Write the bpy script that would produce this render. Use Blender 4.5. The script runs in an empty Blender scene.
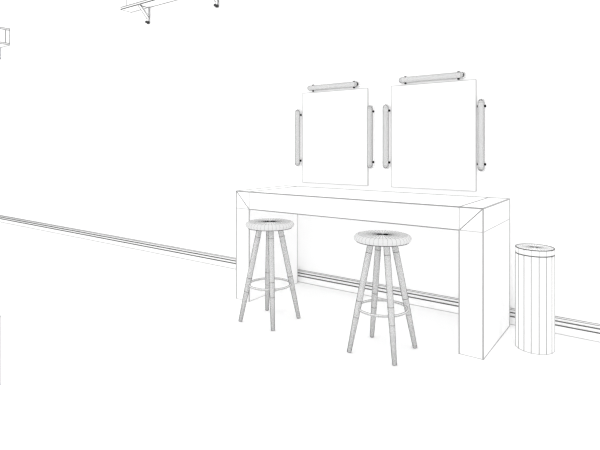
import bpy, math
from mathutils import Vector, Matrix

S = 0.92                    # layout units -> metres
PI = math.pi
SC = bpy.context.scene
COL = SC.collection

# ------------------------------------------------------------------ materials
def material(name, col, rough=0.0, mottled=0.0):
    m = bpy.data.materials.new(name)
    m.use_nodes = True
    nt = m.node_tree
    nt.nodes.clear()
    out = nt.nodes.new('ShaderNodeOutputMaterial')
    d = nt.nodes.new('ShaderNodeBsdfDiffuse')
    d.inputs['Roughness'].default_value = rough
    nt.links.new(d.outputs[0], out.inputs[0])
    if mottled:
        tc = nt.nodes.new('ShaderNodeTexCoord')
        no = nt.nodes.new('ShaderNodeTexNoise')
        no.inputs['Scale'].default_value = 40
        no.inputs['Detail'].default_value = 3
        mix = nt.nodes.new('ShaderNodeMix')
        mix.data_type = 'RGBA'
        mix.inputs[6].default_value = (*[c * (1 - mottled) for c in col], 1)
        mix.inputs[7].default_value = (*col, 1)
        nt.links.new(tc.outputs['Object'], no.inputs['Vector'])
        nt.links.new(no.outputs['Fac'], mix.inputs[0])
        nt.links.new(mix.outputs[2], d.inputs['Color'])
    else:
        d.inputs['Color'].default_value = (*col, 1)
    return m

def g(v):
    return (v, v, v)

M_ROOM = material('white_paint', g(.997), mottled=.002)
M_WHITE = material('white_lacquer', g(.997), mottled=.002)
M_MIRROR = material('pale_mirror_sheet', g(.995))
M_WOOD = material('pale_grey_wood', g(.93), mottled=.01)
M_SEAT = material('light_grey_seat', g(.69), mottled=.005)
M_RING = material('light_grey_metal', g(.78))
M_TUBE = material('grey_diffuser', g(.92))
M_LID = material('off_white_lid', g(.90))
M_INK = material('black_outline', g(.012))
M_INK2 = material('dark_grey_outline', g(.10))
M_INK3 = material('grey_outline', g(.30))
M_INK5 = material('pale_grey_outline', g(.58))
M_INK4 = material('light_grey_outline', g(.42))
M_BLACK = material('black_screw', g(.01))
M_DGREY = material('dark_grey_bolt', g(.06))

# ------------------------------------------------------------------ mesh builder
class MB:
    """collects faces of several materials; build() links them as one mesh object"""
    def __init__(self):
        self.v, self.f, self.m, self.mats = [], [], [], []

    def mi(self, mat):
        if mat not in self.mats:
            self.mats.append(mat)
        return self.mats.index(mat)

    def add(self, vs, fs, mat):
        o = len(self.v)
        k = self.mi(mat)
        self.v += [Vector(p) for p in vs]
        for f in fs:
            self.f.append([i + o for i in f])
            self.m.append(k)

    # outline bead along a polyline (square section); r may be a pair for a tapering bead
    def line(self, pts, r, mat=None, closed=False):
        mat = mat or M_INK
        pts = [Vector(p) for p in pts]
        n = len(pts)
        vs, fs = [], []
        for i, p in enumerate(pts):
            a = pts[i - 1] if (i or closed) else p
            b = pts[(i + 1) % n] if (i < n - 1 or closed) else p
            t = (b - a).normalized()
            up = Vector((0, 0, 1)) if abs(t.z) < .9 else Vector((1, 0, 0))
            s = t.cross(up).normalized()
            u = s.cross(t)
            rr = r if not isinstance(r, tuple) else r[0] + (r[1] - r[0]) * i / (n - 1)
            for k in range(4):
                an = PI / 4 + k * PI / 2
                vs.append(p + (s * math.cos(an) + u * math.sin(an)) * rr * 1.45)
        m = n if closed else n - 1
        for i in range(m):
            j = (i + 1) % n
            for k in range(4):
                l = (k + 1) % 4
                fs.append((4 * i + k, 4 * i + l, 4 * j + l, 4 * j + k))
        if not closed:
            fs.append((3, 2, 1, 0))
            fs.append((4 * n - 4, 4 * n - 3, 4 * n - 2, 4 * n - 1))
        self.add(vs, fs, mat)

    def ring(self, c, r, z, n, rad, mat=None):
        self.line([(c[0] + r * math.cos(2 * PI * k / n), c[1] + r * math.sin(2 * PI * k / n), z) for k in range(n)], rad, mat, True)

    def box(self, a, b, mat, edge=0, ink=None):
        x0, y0, z0 = a
        x1, y1, z1 = b
        v = [(x0, y0, z0), (x1, y0, z0), (x1, y1, z0), (x0, y1, z0), (x0, y0, z1), (x1, y0, z1), (x1, y1, z1), (x0, y1, z1)]
        self.add(v, [(3, 2, 1, 0), (4, 5, 6, 7), (0, 1, 5, 4), (1, 2, 6, 5), (2, 3, 7, 6), (3, 0, 4, 7)], mat)
        if edge:
            for i, j in ((0, 1), (1, 2), (2, 3), (3, 0), (4, 5), (5, 6), (6, 7), (7, 4), (0, 4), (1, 5), (2, 6), (3, 7)):
                self.line([v[i], v[j]], edge, ink)

    # prism: an outline in xz swept in y
    def prism(self, poly, y0, y1, mat):
        n = len(poly)
        v = [(x, y0, z) for x, z in poly] + [(x, y1, z) for x, z in poly]
        f = [tuple(range(n)), tuple(range(2 * n - 1, n - 1, -1))]
        f += [(j, i, i + n, j + n) for i, j in ((i, (i + 1) % n) for i in range(n))]
        self.add(v, f, mat)
        return v

    # a turned shape: profile (r, h) from one end to the other, along an axis from p to q
    def lathe(self, prof, n, mat, p=(0, 0, 0), axis=(0, 0, 1), phase=0.0, twist=None):
        p = Vector(p)
        ax = Vector(axis).normalized()
        up = Vector((1, 0, 0)) if abs(ax.x) < .9 else Vector((0, 1, 0))
        e1 = (up - ax * up.dot(ax)).normalized()
        e2 = ax.cross(e1)
        vs, rows = [], []
        for r, h in prof:
            if r < 1e-6:
                rows.append([len(vs)] * n)
                vs.append(p + ax * h)
            else:
                rows.append(list(range(len(vs), len(vs) + n)))
                for k in range(n):
                    a = phase + 2 * PI * k / n
                    vs.append(p + ax * h + (e1 * math.cos(a) + e2 * math.sin(a)) * r)
        fs = []
        for A, B in zip(rows, rows[1:]):
            for k in range(n):
                l = (k + 1) % n
                q = []
                for i in (A[k], A[l], B[l], B[k]):
                    if i not in q:
                        q.append(i)
                if len(q) > 2:
                    fs.append(q)
        if prof[0][0] > 1e-6:
            fs.append(rows[0][::-1])
        if prof[-1][0] > 1e-6:
            fs.append(rows[-1])
        self.add(vs, fs, mat)
        return [[vs[i] for i in row] for row in rows]

    def build(self, name, parent=None):
        me = bpy.data.meshes.new(name)
        me.from_pydata([p * S for p in self.v], [], self.f)
        for m in self.mats:
            me.materials.append(m)
        for p, k in zip(me.polygons, self.m):
            p.material_index = k
        me.update()
        o = bpy.data.objects.new(name, me)
        COL.objects.link(o)
        if parent:
            o.parent = parent
        return o

def thing(name, label, cat, loc=(0, 0, 0), roty=0, group=None):
    o = bpy.data.objects.new(name, None)
    COL.objects.link(o)
    o.location = Vector(loc) * S
    o.rotation_euler = (0, roty, 0)
    o.empty_display_size = .05
    o['label'] = label
    o['category'] = cat
    if group:
        o['group'] = group
    return o

def copy_thing(src, label, loc, roty=None):
    c = src.copy()
    COL.objects.link(c)
    c.location = Vector(loc) * S
    if roty is not None:
        c.rotation_euler = (0, roty, 0)
    c['label'] = label
    for ch in list(src.children):
        d = ch.copy()
        COL.objects.link(d)
        d.parent = c
        for sub in list(ch.children):
            e = sub.copy()
            COL.objects.link(e)
            e.parent = d
    return c

FA, LI, ME, DA = .0015, .0019, .0040, .0042     # outline bead radii: faint .. dark

# ------------------------------------------------------------------ the setting
WY = .80                                        # wall plane
b = MB()
b.box((-12, -9, -.1), (7, WY + .15, 0), M_ROOM)
o = b.build('floor'); o['kind'] = 'structure'
b = MB()
b.box((-12, WY, 0), (7, WY + .15, 5.2), M_ROOM)
o = b.build('wall_back'); o['kind'] = 'structure'

b = MB()
XL, XR = -12, 7
prof = [(.785, 0), (.785, .064), (.789, .066), (.789, .093), (.793, .096), (.793, .116), (.797, .124), (WY, .126), (WY, 0)]
n = len(prof)
vs = [(XL, y, z) for y, z in prof] + [(XR, y, z) for y, z in prof]
b.add(vs, [tuple(range(n)), tuple(range(2 * n - 1, n - 1, -1))] + [((i + 1) % n, i, i + n, (i + 1) % n + n) for i in range(n)], M_ROOM)
for y, z, r, ink in ((.785, 0, .0038, M_INK5), (.785, .065, .0025, M_INK2), (.789, .0945, .0025, M_INK2), (.793, .117, .0017, M_INK3), (.798, .126, .0013, M_INK3)):
    b.line([(XL, y, z), (XR, y, z)], (r * 2.9, r * .75), ink)
o = b.build('baseboard_back'); o['kind'] = 'structure'

# ------------------------------------------------------------------ bar-height vanity table
L, D, T = 2.2236, .747, .1577
tb = thing('vanity_table', 'long white slab table with mitred corners, standing under the two mirrors', 'table')
b = MB()
v = b.prism([(T, 1 - T), (L - T, 1 - T), (L, 1), (0, 1)], 0, D, M_WHITE)
def E(b, p, q, r, ink=None): b.line([p, q], r, ink)
E(b, (0, 0, 1), (L, 0, 1), .0040, M_INK3); E(b, (T, 0, 1 - T), (L - T, 0, 1 - T), .0036, M_INK3)
E(b, (0, D, 1), (L, D, 1), .0040, M_INK4); E(b, (0, 0, 1), (0, D, 1), .0040, M_INK4); E(b, (L, 0, 1), (L, D, 1), DA, M_INK4)
for x in (T, L - T):
    E(b, (x, 0, 1), (x, D, 1), .0036, M_INK4)
    E(b, (x, 0, 1 - T), (x, 0, 1), .0032, M_INK5)
b.build('tabletop', tb)
for x0, x1, edge_out, edge_in in ((0, T, ME, ME), (L, L - T, DA, ME)):
    b = MB()
    poly = [(x0, 0), (x1, 0), (x1, 1 - T), (x0, 1)]
    if x0 > x1:
        poly = poly[::-1]
    b.prism(poly, 0, D, M_WHITE)
    E(b, (x0, 0, 0), (x0, 0, 1), edge_out, M_INK4); E(b, (x1, 0, 0), (x1, 0, 1 - T), edge_in, M_INK4)
    E(b, (x0, 0, 1), (x1, 0, 1 - T), LI, M_INK2)                              # mitre joint
    E(b, (x0, D, 0), (x0, D, 1), .0036, M_INK4); E(b, (x1, D, 0), (x1, D, 1 - T), .0034, M_INK5)
    E(b, (x0, 0, 0), (x1, 0, 0), .0034, M_INK5); E(b, (x0, 0, 0), (x0, D, 0), .0034, M_INK4); E(b, (x1, 0, 0), (x1, D, 0), .0034, M_INK5)
    E(b, (x0, 0, 1 - T), (x1, 0, 1 - T), .0030, M_INK5); E(b, (x0, 0, 1 - T), (x0, D, 1 - T), .0030, M_INK5)
    b.build('leg', tb)

# ------------------------------------------------------------------ bar stools
def make_stool(label, loc):
    t = thing('bar_stool', label, 'stool', loc, group='bar stools at the table')
    b = MB()
    n = 40
    prof = [(0, .803), (.168, .803), (.189, .796), (.198, .780), (.192, .764), (.178, .755), (0, .755)]
    rows = b.lathe(prof, n, M_SEAT)
    for k in range(n):
        a = 2 * PI * k / n
        c, s = math.cos(a), math.sin(a)
        b.line([(.003 * c, .003 * s, .803), (.168 * c, .168 * s, .803)], .0007)
        b.line([(r * c, r * s, z) for r, z in prof[1:6]], .0007, M_INK3)
    b.ring((0, 0), .168, .803, n, .0005, M_INK3)
    b.ring((0, 0), .180, .756, n, .0020, M_INK)
    b.build('seat', t)
    for sx in (-1, 1):
        for sy in (-1, 1):
            b = MB()
            top, foot = Vector((sx * .058, sy * .058, .757)), Vector((sx * .169, sy * .169, 0))
            ax = top - foot
            H = ax.length
            prof = [(.0145, 0.004), (.0195, .24 / .757 * H), (.0208, .35 / .757 * H), (.0212, .68 / .757 * H), (.0205, H)]
            n = 32
            rows = b.lathe(prof, n, M_WOOD, foot, ax, PI / n)
            for k in range(n):
                b.line([r[k] for r in rows], .00047)
            for i, w in ((0, .0008), (1, .0010), (2, .0013), (3, .0013)):
                b.line(rows[i], w, M_INK2, True)
            b.build('leg', t)
    b = MB()
    R, r, n, k = .170, .0080, 40, 8
    vs = [((R + r * math.cos(2 * PI * j / k)) * math.cos(2 * PI * i / n), (R + r * math.cos(2 * PI * j / k)) * math.sin(2 * PI * i / n), .293 + r * math.sin(2 * PI * j / k)) for i in range(n) for j in range(k)]
    b.add(vs, [(i * k + j, ((i + 1) % n) * k + j, ((i + 1) % n) * k + (j + 1) % k, i * k + (j + 1) % k) for i in range(n) for j in range(k)], M_RING)
    for j in range(0, k, 2):
        b.line([vs[i * k + j] for i in range(n)], .0009, M_INK2, True)
    for i in range(n):
        b.line([vs[i * k + j] for j in range(k)], .0005, M_INK3, True)
    b.build('footrest_ring', t)
    return t

stool = make_stool('round grey bar stool in front of the left mirror, by the table leg farther away', (.608, -.2525, 0))
copy_thing(stool, 'round grey bar stool in front of the right mirror, nearer the waste bin', (1.615, -.2515, 0))

# ------------------------------------------------------------------ mirrors
def make_mirror(label, x):
    w, z0, z1, th = .757, 1.043, 1.968, .012
    t = thing('wall_mirror', label, 'mirror', (x, WY, z0), group='frameless mirrors over the table')
    b = MB()
    b.box((0, -th, 0), (w, 0, z1 - z0), M_WHITE)
    for p, q, r in (((0, -th, 0), (w, -th, 0), FA), ((0, -th, z1 - z0), (w, -th, z1 - z0), FA), ((0, -th, 0), (0, -th, z1 - z0), FA),
                    ((w, -th, 0), (w, -th, z1 - z0), FA), ((w, 0, 0), (w, 0, z1 - z0), FA)):
        b.line([p, q], .0033, M_INK5)
    b.build('backing_board', t)
    b = MB()
    b.box((.004, -th - .002, .004), (w - .004, -th, z1 - z0 - .004), M_MIRROR)
    b.build('mirror_sheet', t)
    return t
mirror = make_mirror('blank frameless wall mirror nearer the wall shelves, above the farther stool', .195)
copy_thing(mirror, 'blank frameless wall mirror nearer the waste bin, above the nearer stool', (1.1975, WY, 1.043))

# ------------------------------------------------------------------ tube lamps round the mirrors
def make_lamp(label, loc, roty):
    t = thing('tube_lamp', label, 'lamp', loc, roty, 'tube lamps round the mirrors')
    hl, hw, dep = .298, .0265, .026
    b = MB()                                     # housing: a flat capsule on the wall
    poly = []
    for s, a0 in ((1, -PI / 2), (-1, PI / 2)):
        for k in range(9):
            a = a0 + PI * k / 8
            poly.append((s * (hl - hw) + hw * math.cos(a), hw * math.sin(a)))
    v = b.prism(poly, -dep, 0, M_WHITE)
    n = len(poly)
    b.line(v[:n], .0008, M_INK3, True)
    b.line(v[n:], .0008, M_INK3, True)
    for k in list(range(0, 9, 2)) + list(range(9, 18, 2)):
        b.line([v[k], v[k + n]], .0006, M_INK3)
    b.build('housing', t)
    b = MB()                                     # diffuser tube with domed ends
    r, half, n = .0245, .2915, 32
    prof = [(r * math.sin(a), -half + r - r * math.cos(a)) for a in (0, PI / 6, PI / 3)] + [(r, -half + r), (r, half - r)] + \
           [(r * math.sin(a), half - r + r * math.cos(a)) for a in (PI / 3, PI / 6, 0)]
    rows = b.lathe(prof, n, M_TUBE, (0, -.0415, 0), (1, 0, 0))
    for k in range(n):
        b.line([row[k] for row in rows], .00055)
    for i in (1, 2, 3, 4, 5, 6):
        b.line(rows[i], .0006, M_INK2, True)
    b.build('tube', t)
    for sx in (-1, 1):
        for sz in (-1, 1):
            b = MB()
            b.lathe([(.005, .016), (.005, .021), (.0105, .022), (.0105, .032), (.008, .035)], 10, M_BLACK, (sx * .238, -.022, 0), (0, 0, sz))
            b.build('screw', t)
    return t

ZH, ZV = 2.0115, 1.506
lamp = make_lamp('grey horizontal tube lamp above the mirror that hangs nearer the wall shelves', (.573, WY, ZH), 0)
copy_thing(lamp, 'grey horizontal tube lamp above the mirror that hangs nearer the waste bin', (1.576, WY, ZH), 0)
V = PI / 2
copy_thing(lamp, 'grey upright tube lamp on the shelf side of the farther mirror, leftmost upright lamp', (.150, WY, ZV), V)
copy_thing(lamp, 'grey upright tube lamp touching the right edge of the farther mirror', (.989, WY, ZV), V)
copy_thing(lamp, 'grey upright tube lamp just left of the nearer mirror', (1.152, WY, ZV), V)
copy_thing(lamp, 'grey upright tube lamp on the right edge of the nearer mirror, rightmost upright lamp', (2.0025, WY, ZV), V)

# ------------------------------------------------------------------ waste bin
wb = thing('waste_bin', 'tall white cylindrical waste bin with banded lid, beside the table', 'bin', (2.463, .416, 0))
R, n, ph = .1245, 16, 0.0
def circ(r, z, n=n, ph=ph): return [(r * math.cos(ph + 2 * PI * k / n), r * math.sin(ph + 2 * PI * k / n), z) for k in range(n)]
b = MB()
b.lathe([(R, 0.0), (R, .661)], n, M_WHITE, phase=ph)
for p, q in zip(circ(R, 0), circ(R, .661)):
    b.line([p, q], .0026, M_INK4)
b.line(circ(R, .0022), .0024, M_INK5, True)
b.build('body', wb)
b = MB()
b.lathe([(R * .9, .661), (R, .663), (R, .703), (0, .705)], n, M_LID, phase=ph)
b.line(circ(R, .662), .0028, M_INK2, True)
b.line(circ(R, .703), .0024, M_INK2, True)
for p, q in zip(circ(R, .663), circ(R, .703)):
    b.line([p, q], .0008, M_INK3)
N = 32
for p in circ(R, .703, N):
    b.line([(p[0] * .04, p[1] * .04, .7049), p], .0006, M_INK2)
b.build('lid', wb)

# ------------------------------------------------------------------ shelves high on the wall
def make_shelf(label, x):
    LEN, dp, th = 2.091, .167, .027
    t = thing('wall_shelf', label, 'shelf', (x, WY, 3.298), group='white shelves high on the wall')
    def board(z):
        b = MB()
        b.box((0, -dp, z), (LEN, 0, z + th), M_WHITE)
        for zz in (z, z + th):
            b.line([(0, -dp, zz), (LEN, -dp, zz)], .0045 if zz == z else .0045, M_INK2 if zz == z else M_INK3)
            b.line([(0, -dp, zz), (0, 0, zz)], .0050, M_INK4)
            b.line([(LEN, -dp, zz), (LEN, 0, zz)], .0060, M_INK3)
            b.line([(0, 0, zz), (LEN, 0, zz)], .0055, M_INK3)
        for xx in (0, LEN):
            if xx:
                b.line([(xx, -dp, z), (xx, -dp, z + th)], .003, M_INK2)
            b.line([(xx, 0, z), (xx, 0, z + th)], .0055, M_INK4)
        b.build('shelf_board', t)
    board(0)
    board(.27)
    b = MB()
    b.box((0, -.072, th), (LEN, 0, .27), M_WHITE)
    for xx in (0, LEN):
        b.line([(xx, -.072, th), (xx, -.072, .27)], .0040 if xx == 0 else .0065, M_INK4 if xx == 0 else M_INK3)
        b.line([(xx, 0, th), (xx, 0, .27)], .0070, M_INK3)
    b.build('back_panel', t)
    for bx in (.393, LEN - .395):
        b = MB()
        w = .019
        b.box((bx - w, -.014, -.218), (bx + w, 0, 0), M_WHITE)
        b.line([(bx + w, -.014, -.218), (bx + w, -.014, 0)], .0032, M_INK2)
        b.line([(bx + w, 0, -.218), (bx + w, 0, 0)], .0026, M_INK3)
        b.line([(bx - w, -.014, -.218), (bx - w, -.014, -.14)], .0014, M_INK3)
        b.build('bracket', t)
        br = [c for c in t.children if c.name.startswith('bracket')][-1]
        b = MB()
        b.box((bx - w, -.150, -.014), (bx + w, -.014, 0), M_WHITE)
        b.line([(bx + w, -.150, -.014), (bx + w, -.014, -.014)], .0032, M_INK2)
        b.build('arm', br)
        b = MB()                                   # sloping strut
        vs = []
        for xx in (bx - .030, bx + w):
            vs += [(xx, -.150, -.002), (xx, -.134, -.002), (xx, -.006, -.125), (xx, -.006, -.152)]
        b.add(vs, [(0, 1, 2, 3), (7, 6, 5, 4), (1, 0, 4, 5), (2, 1, 5, 6), (3, 2, 6, 7), (0, 3, 7, 4)], M_WHITE)
        b.line([vs[0], vs[3]], .0042, M_INK4)
        b.line([vs[4], vs[7]], .0030, M_INK2)
        b.line([vs[5], vs[6]], .0014, M_INK3)
        b.line([vs[3], vs[7]], .0016, M_INK3)
        b.build('strut', br)
        b = MB()
        b.box((bx - w, -.020, -.222), (bx + w + .002, 0, -.192), M_DGREY)
        b.lathe([(.009, 0), (.009, .014), (.016, .015), (.016, .036), (.012, .039)], 10, M_DGREY, (bx, -.014, -.204), (0, -1, 0))
        b.build('bolt', br)
    return t
shelf = make_shelf('white wall shelf on brackets nearer the mirrors, cut by the top of the photo', -2.755)
copy_thing(shelf, 'white wall shelf farther along the wall, only its end showing at the left edge', (-8.540, WY, 3.298))

# ------------------------------------------------------------------ low block at the edge of the view
b = MB()
b.box((-.60, -2.50, 0), (-.004, -2.017, .405), M_WHITE, .0022, M_INK5)
o = b.build('box_seat')
o['label'] = 'low white box seat mostly cut off by the left edge of the photo'
o['category'] = 'seat'

# ------------------------------------------------------------------ light: an even white sky from every side
w = bpy.data.worlds.new('even_daylight')
SC.world = w
w.use_nodes = True
bg = w.node_tree.nodes['Background']
bg.inputs['Color'].default_value = (1, 1, 1, 1)
bg.inputs['Strength'].default_value = 1.0
w.cycles.sampling_method = 'NONE'

# ------------------------------------------------------------------ camera
cam = bpy.data.cameras.new('camera')
co = bpy.data.objects.new('camera', cam)
COL.objects.link(co)
cam.sensor_width = 36
cam.sensor_fit = 'HORIZONTAL'
cam.lens = 483.08 / 600 * 36
cam.shift_y = -(225 - 147.63) / 600
cam.clip_start = .05
co.location = Vector((3.1085, -3.3036, 1.404)) * S
co.rotation_euler = (PI / 2, 0, .62414)
SC.camera = co

SC.view_settings.view_transform = 'Standard'
SC.view_settings.look = 'None'
SC.view_settings.gamma = 1
SC.view_settings.use_curve_mapping = False
SC.view_settings.exposure = .37
SC.cycles.max_bounces = 32
SC.cycles.diffuse_bounces = 32
SC.cycles.use_denoising = True
SC.cycles.filter_width = 1.35
SC.cycles.sample_clamp_indirect = 0
SC.cycles.min_light_bounces = 32
